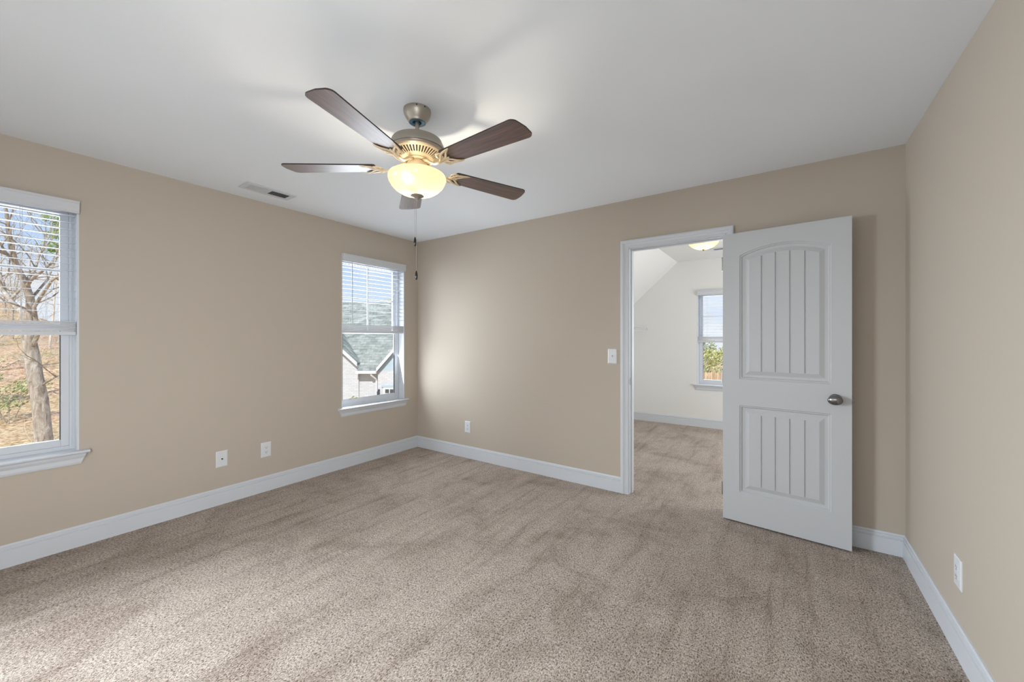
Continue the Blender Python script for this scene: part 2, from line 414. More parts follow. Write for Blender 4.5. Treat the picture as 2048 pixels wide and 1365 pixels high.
# door frame: casing with stepped profile, jamb, stops
def casing(side, name):
    """side: -1 bedroom face, +1 far room face"""
    y0 = 0.0 if side < 0 else BY0
    prof = [(0, 0), (0, 0.010), (0.006, 0.0125), (0.012, 0.0125), (0.014, 0.009), (0.019, 0.009), (0.034, 0.0125), (0.038, 0.0165), (0.046, 0.0180), (0.056, 0.0180), (0.060, 0.0165), (0.064, 0.015), (0.064, 0)]
    xi0, xi1, zi = CAS_L + 0.064, CAS_R - 0.064, 2.038
    bm = bmesh.new(); rows = []
    for (x, z, ox, oz) in ((xi0, 0.0, -1, 0), (xi0, zi, -1, 1), (xi1, zi, 1, 1), (xi1, 0.0, 1, 0)):
        rows.append([bm.verts.new((x + ox * w, y0 + side * d, z + oz * w)) for w, d in prof])
    n = len(prof)
    for a, b in zip(rows, rows[1:]):
        for i in range(n): bm.faces.new((a[i], a[(i + 1) % n], b[(i + 1) % n], b[i]))
    bm.faces.new(rows[0]); bm.faces.new(rows[-1])
    return obj(name, bm, M['trim'])
tr = struct(casing(-1, 'trim_1')); tr['label'] = 'white moulded casing around the open doorway'
struct(casing(1, 'trim_2'))
bm = bmesh.new()
JL, JR, JH = 2.556, 3.2535, 2.032
box(bm, (DOOR_HOLE[0], 0.0, 0.0), (JL, BY0, DOOR_HOLE[3])); box(bm, (JR, 0.0, 0.0), (DOOR_HOLE[1], BY0, DOOR_HOLE[3]))
box(bm, (JL, 0.0, JH), (JR, BY0, DOOR_HOLE[3]))
box(bm, (JL, 0.040, 0.0), (JL + 0.010, 0.075, JH)); box(bm, (JR - 0.010, 0.040, 0.0), (JR, 0.075, JH)); box(bm, (JL + .010, 0.040, JH - 0.010), (JR - .010, 0.075, JH))
jamb = struct(obj('trim_3', bm, M['trim'], bevel=0.0015))
bm = bmesh.new(); box(bm, (JL, 0.006, 0.905), (JL + 0.0015, 0.034, 0.965)); box(bm, (JL - 0.004, -0.003, 0.918), (JL + 0.0015, 0.006, 0.952))
obj('strike_plate', bm, M['steel'], jamb)

# ---------------------------------------------------------------- door leaf
def make_door():
    t = thing('door_1', 'white two-panel plank door with arched top panel, swung open against the back wall', None, (3.249, -0.058, 0), R(-5.75), kind='structure')
    Wd, Z0, Z1, T = 0.699, 0.012, 2.030, 0.035
    bm = bmesh.new()
    grooves = [0.236, 0.315, 0.394, 0.473]
    x0, x1 = 0.105, 0.602
    fx = [0.0]                                       # field sample columns as fraction, with a groove depth
    F0, F1 = x0 + 0.062, x1 - 0.062
    cols = [(F0, 0)]
    edges = [F0] + grooves + [F1]
    for a, b in zip(edges, edges[1:]):
        lo = a + (0.0045 if a != F0 else 0); hi = b - (0.0045 if b != F1 else 0)
        if a != F0: cols.append((lo, 0))
        for k in (1, 2): cols.append((lo + (hi - lo) * k / 3, 0))
        if b != F1: cols += [(hi, 0), (b - 0.0015, 1), (b + 0.0015, 1)]
    cols.append((F1, 0))
    def ring(inset, depth, zb, zc, zp, field=False):
        """outline of the panel: bottom row and top row at the sample columns"""
        a, b = x0 + inset, x1 - inset
        xm, half = (x0 + x1) / 2, (x1 - x0) / 2
        if zp > zc: Rr = (half ** 2 + (zp - zc) ** 2) / (2 * (zp - zc)); cz = zp - Rr
        bot, top = [], []
        for fx_, g in cols:
            f = (fx_ - F0) / (F1 - F0); x = a + (b - a) * f
            y = depth + (0.0065 if (field and g) else 0)
            if zp > zc: zt = cz + math.sqrt(max((Rr - inset) ** 2 - (x - xm) ** 2, 0))
            else: zt = zc - inset
            bot.append(bm.verts.new((x, y, zb + inset))); top.append(bm.verts.new((x, y, zt)))
        return bot, top
    def panel(zb, zc, zp, zlo, zhi):
        spec = [(0, 0), (0.004, 0.0055), (0.010, 0.0055), (0.016, 0.0135), (0.026, 0.0140), (0.032, 0.0140), (0.058, 0.0035), (0.062, 0.0035)]
        rings = [ring(i, d, zb, zc, zp) for i, d in spec[:-1]] + [ring(spec[-1][0], spec[-1][1], zb, zc, zp, True)]
        for (b0, t0), (b1, t1) in zip(rings, rings[1:]):
            for k in range(len(b0) - 1):
                bm.faces.new((b0[k], b0[k + 1], b1[k + 1], b1[k])); bm.faces.new((t0[k], t0[k + 1], t1[k + 1], t1[k]))
            bm.faces.new((b0[0], b1[0], t1[0], t0[0])); bm.faces.new((b0[-1], b1[-1], t1[-1], t0[-1]))
        fb, ft = rings[-1]
        for k in range(len(fb) - 1): bm.faces.new((fb[k], fb[k + 1], ft[k + 1], ft[k]))
        ob, ot = rings[0]
        lo = [bm.verts.new((v.co.x, 0, zlo)) for v in ob]; hi = [bm.verts.new((v.co.x, 0, zhi)) for v in ot]
        for k in range(len(ob) - 1):
            bm.faces.new((lo[k], lo[k + 1], ob[k + 1], ob[k])); bm.faces.new((ot[k], ot[k + 1], hi[k + 1], hi[k]))
        for e, xe in ((0, 0.0), (-1, Wd)):
            a = bm.verts.new((xe, 0, zlo)); b = bm.verts.new((xe, 0, zhi))
            bm.faces.new((a, lo[e], ob[e], ot[e], hi[e], b))
    panel(0.218, 0.826, 0.826, Z0, 0.92)
    panel(1.008, 1.870, 1.926, 0.92, Z1)
    # back and edges
    q = [(0, Z0), (Wd, Z0), (Wd, Z1), (0, Z1)]
    A = [bm.verts.new((x, 0, z)) for x, z in q]; B = [bm.verts.new((x, T, z)) for x, z in q]
    bm.faces.new(B)
    for i in range(4): bm.faces.new((A[i], A[(i + 1) % 4], B[(i + 1) % 4], B[i]))
    bmesh.ops.remove_doubles(bm, verts=bm.verts[:], dist=1e-5)
    obj('door_leaf', bm, M['door'], t)
    # knobs: egg shaped, on a round rosette, front and back
    for s, nm in ((-1, 'door_knob'), (1, 'door_knob')):
        y0 = 0.0 if s < 0 else T
        bm = bmesh.new()
        n = 40
        prof = [(0.0, 0.062), (0.010, 0.0615), (0.019, 0.059), (0.0255, 0.054), (0.0275, 0.048), (0.0265, 0.042), (0.022, 0.037), (0.013, 0.033), (0.0095, 0.029), (0.0095, 0.008)]
        if s > 0: prof = [(r, h * 0.55 + .003) for r, h in prof]
        rings = []
        for r, h in prof:
            k = 1.22 if r > 0.012 else 1.0
            if r == 0: rings.append([bm.verts.new((0, s * h, 0))])
            else: rings.append([bm.verts.new((r * k * math.cos(2 * PI * i / n), s * h, r * 0.95 * math.sin(2 * PI * i / n))) for i in range(n)])
        for a, b in zip(rings, rings[1:]):
            for i in range(n):
                if len(a) == 1: bm.faces.new((a[0], b[i], b[(i + 1) % n]))
                else: bm.faces.new((a[i], a[(i + 1) % n], b[(i + 1) % n], b[i]))
        k = obj(nm, bm, M['knob'], t, True, label='dark satin nickel egg knob' if s < 0 else None); k.location = (0.622, y0, 0.917); k.scale = (1.1,) * 3
        bm = bmesh.new()
        rp = [(0.0305, 0.0), (0.0305, 0.003), (0.027, 0.0065), (0.013, 0.009), (0.0, 0.009)]
        rings = [[bm.verts.new((r * math.cos(2 * PI * i / n), s * h, r * math.sin(2 * PI * i / n))) for i in range(n)] if r else [bm.verts.new((0, s * h, 0))] for r, h in rp]
        for a, b in zip(rings, rings[1:]):
            for i in range(n):
                if len(b) == 1: bm.faces.new((a[i], a[(i + 1) % n], b[0]))
                else: bm.faces.new((a[i], a[(i + 1) % n], b[(i + 1) % n], b[i]))
        obj('rosette', bm, M['knob'], k, True, auto=40)
    bm = bmesh.new(); box(bm, (Wd, 0.005, 0.889), (Wd + 0.001, 0.030, 0.945)); box(bm, (Wd, 0.011, 0.906), (Wd + 0.010, 0.024, 0.928))
    obj('latch', bm, M['knob'], t)
    for z in (0.22, 1.02, 1.82):
        bm = bmesh.new(); lathe(bm, [(0.0055, z - 0.045), (0.0055, z + 0.045)], 12, (-0.004, 0.004)); lathe(bm, [(0.004, z + 0.045), (0.0065, z + 0.048), (0.003, z + 0.053), (0, z + 0.053)], 12, (-0.004, 0.004))
        box(bm, (-0.0012, 0.006, z - 0.045), (0.0, 0.030, z + 0.045))
        obj('hinge', bm, M['steel'], t)
make_door()

# ---------------------------------------------------------------- windows and blinds (local frame: x along the wall, y outward, z up)
def make_window(n, loc, rotz, w, z0, z1, grid=True, left_reveal=True):
    """opening from x=0..w; inner wall face at y=0; y grows outward"""
    t = thing('window_%d' % n, None, None, loc, rotz, kind='structure')
    FI, FO = 0.088, 0.155
    bm = bmesh.new()                                   # painted reveal boards (returns) and stool core
    box(bm, (0, 0.001, z0), (0.010, FI, z1)); box(bm, (w - 0.010, 0.001, z0), (w, FI, z1)); box(bm, (0.010, 0.001, z1 - 0.010), (w - 0.010, FI, z1))
    obj('window_reveal', bm, M['trim'], t)
    bm = bmesh.new()                                   # vinyl frame
    fw = 0.030
    box(bm, (0, FI, z0), (fw, FO, z1)); box(bm, (w - fw, FI, z0), (w, FO, z1)); box(bm, (fw, FI, z0), (w - fw, FO, z0 + 0.034)); box(bm, (fw, FI, z1 - fw), (w - fw, FO, z1))
    for x in (fw - 0.0105, w - fw + 0.0065): box(bm, (x, FI - 0.004, z0 + .034), (x + 0.004, FI, z1))
    obj('window_frame', bm, M['vinyl'], t, bevel=0.0015)
    zm = (z0 + z1) / 2 + 0.006
    sw = 0.036
    def sash(nm, ya, yb, za, zb, muntin):
        a, b = fw, w - fw
        bm = bmesh.new()
        box(bm, (a, ya, za), (a + sw, yb, zb)); box(bm, (b - sw, ya, za), (b, yb, zb)); box(bm, (a + sw, ya, za), (b - sw, yb, za + (0.042 if not muntin else 0.032))); box(bm, (a + sw, ya, zb - 0.032), (b - sw, yb, zb))
        s = obj(nm, bm, M['vinyl'], t, bevel=0.002)
        ym = (ya + yb) / 2
        bm = bmesh.new(); box(bm, (a + sw - 0.004, ym - 0.002, za + 0.028), (b - sw + 0.004, ym + 0.002, zb - 0.028)); obj('glass_pane', bm, M['glass'], s)
        if muntin:
            bm = bmesh.new(); xm = (a + b) / 2; zc = (za + zb) / 2
            box(bm, (xm - 0.008, ym - 0.004, za + 0.03), (xm + 0.008, ym + 0.004, zb - 0.03)); box(bm, (a + sw, ym - 0.0035, zc - 0.008), (b - sw, ym + 0.0035, zc + 0.008))
            obj('muntin', bm, M['vinyl'], s)
        else:
            bm = bmesh.new(); box(bm, (b - sw - 0.005, ya + 0.001, za + 0.04), (b - sw - 0.0005, ym - 0.003, zb - 0.034)); box(bm, (a + sw + 0.0005, ya + 0.001, za + 0.04), (a + sw + 0.005, ym - 0.003, zb - 0.034)); obj('gasket', bm, M['gasket'], s)
    sash('lower_sash', FI + 0.004, FI + 0.030, z0 + 0.034, zm + 0.016, False)
    sash('upper_sash', FI + 0.034, FI + 0.060, zm - 0.016, z1 - fw, True)
    # stool with horns, and sloped apron
    bm = bmesh.new()
    hz = z0 + 0.012
    pr = [(0.0, hz - 0.020), (-0.030, hz - 0.020), (-0.038, hz - 0.015), (-0.041, hz - 0.009), (-0.038, hz - 0.003), (-0.030, hz), (0.0, hz)]
    prism(bm, [(-0.042, y, z) for y, z in pr], (w + 0.084, 0, 0))
    box(bm, (0.010, 0.0, hz - 0.012), (w - 0.010, FI, hz))
    obj('window_sill', bm, M['trim'], t)
    bm = bmesh.new()
    zt, zb = hz - 0.020, hz - 0.084
    pr = [(0, zt), (-0.026, zt), (-0.022, zt - 0.014), (-0.013, zt - 0.030), (-0.011, zt - 0.052), (-0.007, zb), (0, zb)]
    L_ = [bm.verts.new((-0.026 + (0.020 * (zt - z) / (zt - zb)) if False else -0.030 - (y * -1) * 0 + 0.024 * (zt - z) / (zt - zb), y, z)) for y, z in pr]
    R_ = [bm.verts.new((w + 0.030 - 0.024 * (zt - z) / (zt - zb), y, z)) for y, z in pr]
    for i in range(len(pr)): j = (i + 1) % len(pr); bm.faces.new((L_[i], L_[j], R_[j], R_[i]))
    bm.faces.new(L_); bm.faces.new(R_[::-1])
    obj('apron', bm, M['trim'], t)
    return t

def make_blind(label, loc, rotz, w, ztop, zstack, wand_x, cord_x, group='raised white slat blinds'):
    t = thing('window_blind', label, 'blind', loc, rotz, group)
    bm = bmesh.new()
    prism(bm, [(0.002, 0.004, ztop - 0.072), (0.002, -0.020, ztop - 0.072), (0.002, -0.028, ztop - 0.060), (0.002, -0.028, ztop - 0.016), (0.002, -0.034, ztop - 0.008), (0.002, -0.034, ztop), (0.002, 0.004, ztop)], (w - 0.004, 0, 0))
    obj('valance', bm, M['blind'], t)
    bm = bmesh.new(); box(bm, (0.014, 0.006, ztop - 0.062), (w - 0.014, 0.058, ztop - 0.022)); obj('head_rail', bm, M['blind'], t)
    bm = bmesh.new(); z = ztop - 0.085; pitch = 0.0425; rnd = random.Random(3)
    while z > zstack + 0.020:
        d = 0.0015 + rnd.uniform(-.0006, .0006)
        prism(bm, [(0.013, 0.008, z - d), (0.013, 0.020, z - d + .0016), (0.013, 0.033, z + .0004), (0.013, 0.046, z + d), (0.013, 0.058, z + d), (0.013, 0.058, z + d + .0026), (0.013, 0.033, z + .0032), (0.013, 0.008, z - d + .0026)], (w - 0.026, 0, 0))
        z -= pitch
    obj('slats', bm, M['blind'], t)
    bm = bmesh.new(); z = zstack
    for k in range(8):
        z -= 0.0088; o = rnd.uniform(-.0015, .0015)
        box(bm, (0.013, 0.008 + o, z - 0.0058), (w - 0.013, 0.058 + o, z))
    obj('slat_stack', bm, M['blind'], t)
    bm = bmesh.new(); box(bm, (0.012, 0.008, z - 0.022), (w - 0.012, 0.058, z - 0.004)); obj('bottom_rail', bm, M['blind'], t, bevel=0.003)
    zb = z - 0.010
    bm = bmesh.new()
    for x in (0.13, w / 2, w - 0.13):
        for y in (0.006, 0.060): tube(bm, [(x, y, ztop - 0.06), (x, y, zb)], 0.0008, 5)
    obj('ladder_cord', bm, M['cord'], t)
    bm = bmesh.new(); tube(bm, [(wand_x, -0.004, ztop - 0.07), (wand_x, -0.004, zstack - 0.005)], 0.0042, 8); obj('tilt_wand', bm, M['blind'], t)
    bm = bmesh.new()
    for dx in (-.004, .004): tube(bm, [(cord_x + dx, -0.002, ztop - 0.07), (cord_x + dx * .4, -0.002, zstack - 0.01)], 0.0011, 5)
    obj('lift_cord', bm, M['cord'], t)
    return t

# left wall: local x -> world -y ... use rotz=+90deg: local x=(0,1), local y=(-1,0)
ZS, ZT = 0.585, 2.12
make_window(1, (0, -3.534, 0), R(90), 0.787, ZS, ZT)
make_window(2, (0, -0.982, 0), R(90), 0.787, ZS, ZT)
make_window(3, (BW[0], BY1, 0), 0, BW[1] - BW[0], BW[2], BW[3])
make_blind('white slat blind half raised in the window with the tree, cut by the photo edge', (0, -3.534, 0), R(90), 0.787, 2.136, 1.405, 0.10, 0.56)
make_blind('white slat blind half raised in the corner window facing the shingled roof', (0, -0.982, 0), R(90), 0.787, 2.136, 1.440, 0.115, 0.68)
make_blind('white slat blind in the white room seen through the doorway', (BW[0], BY1, 0), 0, BW[1] - BW[0], 1.990, 1.325, 0.60, 0.09)

# ---------------------------------------------------------------- wall plates
def plate_base(name, label, cat, loc, rotz, group=None, w=0.079, h=0.124):
    t = thing(name, label, cat, loc, rotz, group)
    bm = bmesh.new()
    a = [(-w / 2, -h / 2), (w / 2, -h / 2), (w / 2, h / 2), (-w / 2, h / 2)]
    r0 = [bm.verts.new((x, 0, z)) for x, z in a]; r1 = [bm.verts.new((x, -0.003, z)) for x, z in a]
    r2 = [bm.verts.new((x * (1 - .006 / w * 2), -0.006, z * (1 - .006 / h * 2))) for x, z in a]
    for p, q in ((r0, r1), (r1, r2)):
        for i in range(4): bm.faces.new((p[i], p[(i + 1) % 4], q[(i + 1) % 4], q[i]))
    bm.faces.new(r2); bm.faces.new(r0[::-1])
    obj('cover_plate', bm, M['plate'], t)
    return t
def screw(t, x, z):
    bm = bmesh.new(); n = 12
    v = [bm.verts.new((x + .0028 * math.cos(2 * PI * i / n), -.0068, z + .0028 * math.sin(2 * PI * i / n))) for i in range(n)]
    u = [bm.verts.new((x + .0032 * math.cos(2 * PI * i / n), -.0055, z + .0032 * math.sin(2 * PI * i / n))) for i in range(n)]
    bm.faces.new(v)
    for i in range(n): bm.faces.new((v[i], v[(i + 1) % n], u[(i + 1) % n], u[i]))
    obj('screw', bm, M['cord'], t)
def outlet(label, loc, rotz):
    t = plate_base('wall_outlet', label, 'outlet', loc, rotz, 'white duplex wall outlets')
    for s in (-1, 1):
        zc = s * 0.0195; bm = bmesh.new(); n = 20; pts = []
        for i in range(n):
            a = 2 * PI * i / n; pts.append((max(-.0165, min(.0165, .0185 * math.cos(a))), zc + max(-.0145, min(.0145, .0175 * math.sin(a)))))
        prism(bm, [(x, -0.0055, z) for x, z in pts], (0, -0.0025, 0))
        f = obj('receptacle', bm, M['plate'], t)
        bm = bmesh.new()
        box(bm, (-0.0075, -0.0084, zc - 0.002), (-0.0052, -0.0079, zc + 0.0075)); box(bm, (0.0052, -0.0084, zc - 0.001), (0.0075, -0.0079, zc + 0.0065))
        prism(bm, [(0.003 * math.cos(k), -0.0079, zc - 0.008 + 0.003 * math.sin(k)) for k in [2 * PI * i / 10 for i in range(10)]], (0, -0.0005, 0))
        obj('socket_hole', bm, M['slot'], f)
    screw(t, 0, 0)
    return t
outlet('white duplex outlet on the left wall, beside the round-jack plate', (0, -1.674, 0.350), R(90))
outlet('white duplex outlet on the back wall near the corner', (0.795, 0, 0.333), 0)
outlet('white duplex outlet on the right wall above its baseboard', (W, -0.8615, 0.332), R(-90))
t = plate_base('cable_plate', 'white cable jack plate on the left wall nearest the tree window', 'wall plate', (0, -1.992, 0.352), R(90))
bm = bmesh.new(); lathe(bm, [(0.0055, 0.005), (0.0055, 0.012), (0.003, 0.014), (0, 0.014)], 16); bmesh.ops.rotate(bm, verts=bm.verts[:], matrix=Matrix.Rotation(R(90), 3, 'X')); obj('cable_jack', bm, M['slot'], t, label='dark round cable jack')
screw(t, 0, 0.045); screw(t, 0, -0.045)
t = plate_base('light_switch', 'white toggle light switch beside the door casing', 'light switch', (2.412, 0, 1.140), 0)
bm = bmesh.new(); box(bm, (-0.0055, -0.0075, -0.0125), (0.0055, -0.0058, 0.0125)); obj('switch_slot', bm, M['cord'], t)
bm = bmesh.new(); prism(bm, [(-0.004, -0.006, -0.006), (-0.004, -0.017, 0.007), (-0.004, -0.014, 0.012), (-0.004, -0.006, 0.007)], (0.008, 0, 0)); obj('toggle', bm, M['plate'], t)
screw(t, 0, 0.031); screw(t, 0, -0.031)

# ---------------------------------------------------------------- ceiling vents
def make_vent(label, loc, rotz, L=0.355, Wv=0.165):
    t = thing('ceiling_vent', label, 'vent', loc, rotz, 'white ceiling air registers')
    bm = bmesh.new(); f = 0.034
    for a, b in (((-L / 2, -Wv / 2), (L / 2, -Wv / 2 + f)), ((-L / 2, Wv / 2 - f), (L / 2, Wv / 2)), ((-L / 2, -Wv / 2 + f), (-L / 2 + f, Wv / 2 - f)), ((L / 2 - f, -Wv / 2 + f), (L / 2, Wv / 2 - f)), ((-0.008, -Wv / 2 + f), (0.008, Wv / 2 - f))):
        box(bm, (a[0], a[1], -0.007), (b[0], b[1], -0.001))
    obj('register_frame', bm, M['trim'], t, bevel=0.003)
    bm = bmesh.new(); box(bm, (-L / 2 + f - .002, -Wv / 2 + f - .002, -0.0016), (L / 2 - f + .002, Wv / 2 - f + .002, -0.0004)); obj('duct_backing', bm, M['vent_dark'], t)
    for side in (-1, 1):
        bm = bmesh.new(); n = 11; x0 = 0.010 if side > 0 else -L / 2 + f; x1 = L / 2 - f if side > 0 else -0.010
        for i in range(n):
            x = x0 + (x1 - x0) * (i + 0.5) / n; s = side * 0.0042
            prism(bm, [(x - s, -Wv / 2 + f, -0.0072), (x - s + .0012, -Wv / 2 + f, -0.0072), (x + s + .0012, -Wv / 2 + f, -0.0017), (x + s, -Wv / 2 + f, -0.0017)], (0, Wv - 2 * f, 0))
        obj('louvers', bm, M['trim'], t)
    return t
make_vent('white ceiling register above the left wall, near the window wall', (0.300, -1.785, H), R(90))
make_vent('white ceiling register in the white room beyond the doorway', (2.99, 2.42, H), 0, 0.32, 0.15)

# ---------------------------------------------------------------- ceiling fan
def make_fan():
    right = Vector((math.cos(YAW), math.sin(YAW))); fwd = Vector((-math.sin(YAW), math.cos(YAW)))
    Zc = 1.98; ax = CAM.xy + fwd * Zc + right * ((834.5 - 1024) / F_PX * Zc)
    t = thing('ceiling_fan', 'five-blade walnut and nickel ceiling fan with lit amber glass bowl', 'ceiling fan', (ax.x, ax.y, 0))
    def lt(name, prof, mat, parent=t, seg=56, auto=35, label=None, caps=False):
        bm = bmesh.new(); lathe(bm, prof, seg, caps=caps); return obj(name, bm, mat, parent, True, auto=auto, label=label)
    can = lt('canopy', [(0.0675, 2.4395), (0.0680, 2.434), (0.0680, 2.428), (0.0655, 2.418), (0.058, 2.402), (0.048, 2.388), (0.0435, 2.381), (0.0425, 2.377), (0.040, 2.376), (0.038, 2.380), (0.038, 2.400)], M['fan_metal'])
    for k in (0, 1):
        a = R(-10 - 34 * k + 0); bm = bmesh.new(); lathe(bm, [(0.0036, 0), (0.0036, 0.003), (0, 0.003)], 12, caps=False)
        bmesh.ops.rotate(bm, verts=bm.verts[:], matrix=Matrix.Rotation(R(90), 3, 'Y')); bmesh.ops.rotate(bm, verts=bm.verts[:], matrix=Matrix.Rotation(a, 3, 'Z'))
        bmesh.ops.translate(bm, verts=bm.verts[:], vec=(0.067 * math.cos(a), 0.067 * math.sin(a), 2.431)); obj('canopy_screw', bm, M['slot'], can)
    lt('hanger_collar', [(0.0375, 2.384), (0.0375, 2.3775), (0.022, 2.3765), (0.021, 2.380), (0.019, 2.392), (0, 2.394)], [M['ring_reflection']], label='glossy collar ring under the canopy, blue reflection painted in')
    lt('downrod', [(0.0098, 2.392), (0.0098, 2.276)], M['fan_metal'], seg=24)
    lt('motor_housing', [(0.0, 2.288), (0.030, 2.288), (0.032, 2.285), (0.114, 2.2845), (0.1215, 2.283), (0.1245, 2.279), (0.1255, 2.273), (0.131, 2.262), (0.1365, 2.249), (0.1395, 2.240), (0.1395, 2.2345), (0.1345, 2.2325), (0.1335, 2.229), (0.1365, 2.227), (0.1365, 2.223), (0.1310, 2.2185), (0.1250, 2.217)], M['fan_metal'], seg=72)
    # vented underside: dark cone behind a ring of radial ribs
    lt('vent_backing', [(0.125, 2.2210), (0.070, 2.1960), (0.0, 2.196)], M['fan_dark'])
    bm = bmesh.new()
    def zc(r): return 2.2165 + (r - 0.125) * (2.2165 - 2.190) / (0.125 - 0.070)
    lathe(bm, [(0.1262, 2.2185), (0.1262, 2.2165), (0.1175, zc(0.1175) - .001), (0.1160, zc(0.1175) + .0015), (0.122, 2.2190)], 72, caps=False)
    lathe(bm, [(0.083, zc(0.083) + .002), (0.081, zc(0.081) - .002), (0.066, 2.1880), (0.040, 2.1880), (0.040, 2.194)], 72, caps=False)
    n = 46
    for i in range(n):
        a = 2 * PI * i / n; rows = []
        for r in (0.081, 0.099, 0.118):
            hw = 0.0029 * r / 0.095; row = []
            for sgn, dz in ((-1, 0.0015), (-1, -0.001), (1, -0.001), (1, 0.0015)):
                row.append(bm.verts.new((r * math.cos(a) - sgn * hw * math.sin(a), r * math.sin(a) + sgn * hw * math.cos(a), zc(r) + dz)))
            rows.append(row)
        for p, q in zip(rows, rows[1:]):
            for k in range(4): bm.faces.new((p[k], p[(k + 1) % 4], q[(k + 1) % 4], q[k]))
    obj('vent_ring', bm, M['fan_lamplit'], t, True, auto=30, label='pale ring of radial cooling slots')
    lt('flywheel', [(0.058, 2.1885), (0.061, 2.185), (0.058, 2.180), (0.035, 2.179), (0.035, 2.188)], M['fan_lamplit'])
    lt('switch_housing', [(0.0, 2.190), (0.026, 2.189), (0.040, 2.183), (0.049, 2.173), (0.0545, 2.158), (0.0568, 2.142), (0.0575, 2.122), (0.055, 2.112), (0.0, 2.112)], M['fan_lamplit'])
    # glass bowl: open rim, thick wall
    outer = [(0.118, 2.1185), (0.130, 2.1165), (0.1385, 2.111), (0.1425, 2.102), (0.1430, 2.094), (0.1385, 2.078), (0.127, 2.058), (0.109, 2.040), (0.086, 2.026), (0.060, 2.0175), (0.030, 2.013), (0.008, 2.012)]
    inner = [(max(r - 0.003, 0.006), z + 0.003) for r, z in outer[1:]][::-1]
    lt('glass_bowl', [(0.121, 2.1120), (0.1165, 2.1140)] + outer, M['bowl'], seg=72, auto=60, label='frosted amber glass light bowl, lit')
    lt('lamp_stem', [(0.003, 2.120), (0.003, 2.005)], M['fan_metal'], seg=12)
    lt('finial', [(0.0, 2.0115), (0.031, 2.0115), (0.0335, 2.009), (0.030, 2.005), (0.018, 2.000), (0.011, 1.996), (0.008, 1.990), (0.0045, 1.985), (0.0, 1.984)], M['fan_metal'], seg=32)
    # pull chains: fine beads, wooden fobs
    for (dx, dy, ztop, zf, nm) in ((-0.010, -0.004, 1.999, 1.802, 'pull_chain'), (-0.003, -0.006, 1.990, 1.632, 'pull_chain')):
        p = right * dx + fwd * dy
        bm = bmesh.new(); tube(bm, [(p.x, p.y, ztop), (p.x, p.y, zf)], 0.0007, 5)
        z = ztop
        while z > zf:
            bmesh.ops.create_icosphere(bm, subdivisions=1, radius=0.0014, matrix=Matrix.Translation((p.x, p.y, z))); z -= 0.0042
        ch = obj(nm, bm, M['chain'], t)
        bm = bmesh.new(); lathe(bm, [(0.0, 0.0), (0.0022, -0.001), (0.0035, -0.005), (0.0062, -0.018), (0.0068, -0.028), (0.0055, -0.040), (0.002, -0.047), (0, -0.048)], 20, (p.x, p.y), caps=False)
        bmesh.ops.translate(bm, verts=bm.verts[:], vec=(0, 0, zf)); obj('chain_fob', bm, M['fob'], ch, True, label='dark wooden pull')
    # blades and irons
    R0, R1, zb = 0.200, 0.658, 2.150
    for k in range(5):
        ang = R(-73.5 + 72 * k)
        rot = Matrix.Rotation(ang, 4, 'Z') @ Matrix.Translation((0, 0, zb)) @ Matrix.Rotation(R(6.5), 4, 'X').inverted()
        # outline, x outward
        pts = []; hw0, hw1 = 0.053, 0.0675
        def corner(cx, cy, rr, a0, a1, n=8):
            return [(cx + rr * math.cos(R(a0 + (a1 - a0) * i / n)), cy + rr * math.sin(R(a0 + (a1 - a0) * i / n))) for i in range(n + 1)]
        pts += corner(R0 + 0.012, -hw0 + 0.012, 0.012, 180, 270, 4)
        pts += corner(R1 - 0.040, -hw1 + 0.030, 0.030, 270, 345, 7)
        pts += [(R1 - 0.005, -0.020), (R1, 0.004)]
        pts += corner(R1 - 0.027, hw1 - 0.026, 0.026, 8, 90, 7)
        pts += corner(R0 + 0.012, hw0 - 0.012, 0.012, 90, 180, 4)
        bm = bmesh.new()
        a = [bm.verts.new((x, y, -0.003)) for x, y in pts]; b = [bm.verts.new((x, y, 0.003)) for x, y in pts]
        bm.faces.new(a[::-1]); bm.faces.new(b)
        for i in range(len(a)): bm.faces.new((a[i], a[(i + 1) % len(a)], b[(i + 1) % len(a)], b[i])).material_index = 1
        bl = obj('fan_blade', bm, [M['blade'], M['blade_edge']], t); bl.matrix_local = rot
        # iron: arm from the flywheel, spreading into an open scrolled bracket under the blade root
        bm = bmesh.new()
        inv = rot.inverted() @ Matrix.Rotation(ang, 4, 'Z')
        arm = [(0.052, 0, 2.176), (0.080, 0, 2.166), (0.105, 0, 2.148), (0.130, 0, 2.137), (0.160, 0, 2.137), (0.185, 0, 2.142)]
        arm = [inv @ Vector(p) for p in arm]
        tube(bm, arm, [0.012, 0.010, 0.0085, 0.008, 0.009, 0.010], 10, 0.7)
        zz = -0.0075
        for s in (-1, 1):
            def P(l): return [(x, s * y, z) for x, y, z in l]
            tube(bm, P([(0.172, 0.002, -0.011), (0.190, 0.018, -0.010), (0.203, 0.033, zz), (0.222, 0.043, zz), (0.250, 0.050, zz), (0.272, 0.054, zz + .001)]), [0.008, 0.0075, 0.007, 0.0065, 0.006, 0.0035], 8, 0.6)
            tube(bm, P([(0.196, 0.0, zz), (0.212, 0.010, zz), (0.224, 0.020, zz), (0.240, 0.036, zz), (0.262, 0.050, zz)]), [0.005, 0.0055, 0.0055, 0.005, 0.004], 8, 0.6)
            tube(bm, P([(0.182, 0.012, zz - .002), (0.176, 0.030, zz), (0.186, 0.046, zz), (0.205, 0.046, zz), (0.216, 0.036, zz)]), [0.006, 0.0055, 0.006, 0.005, 0.004], 8, 0.6)
        tube(bm, [(0.178, 0, -0.010), (0.196, 0, zz), (0.214, 0, zz), (0.226, 0, zz)], [0.010, 0.009, 0.007, 0.004], 8, 0.6)
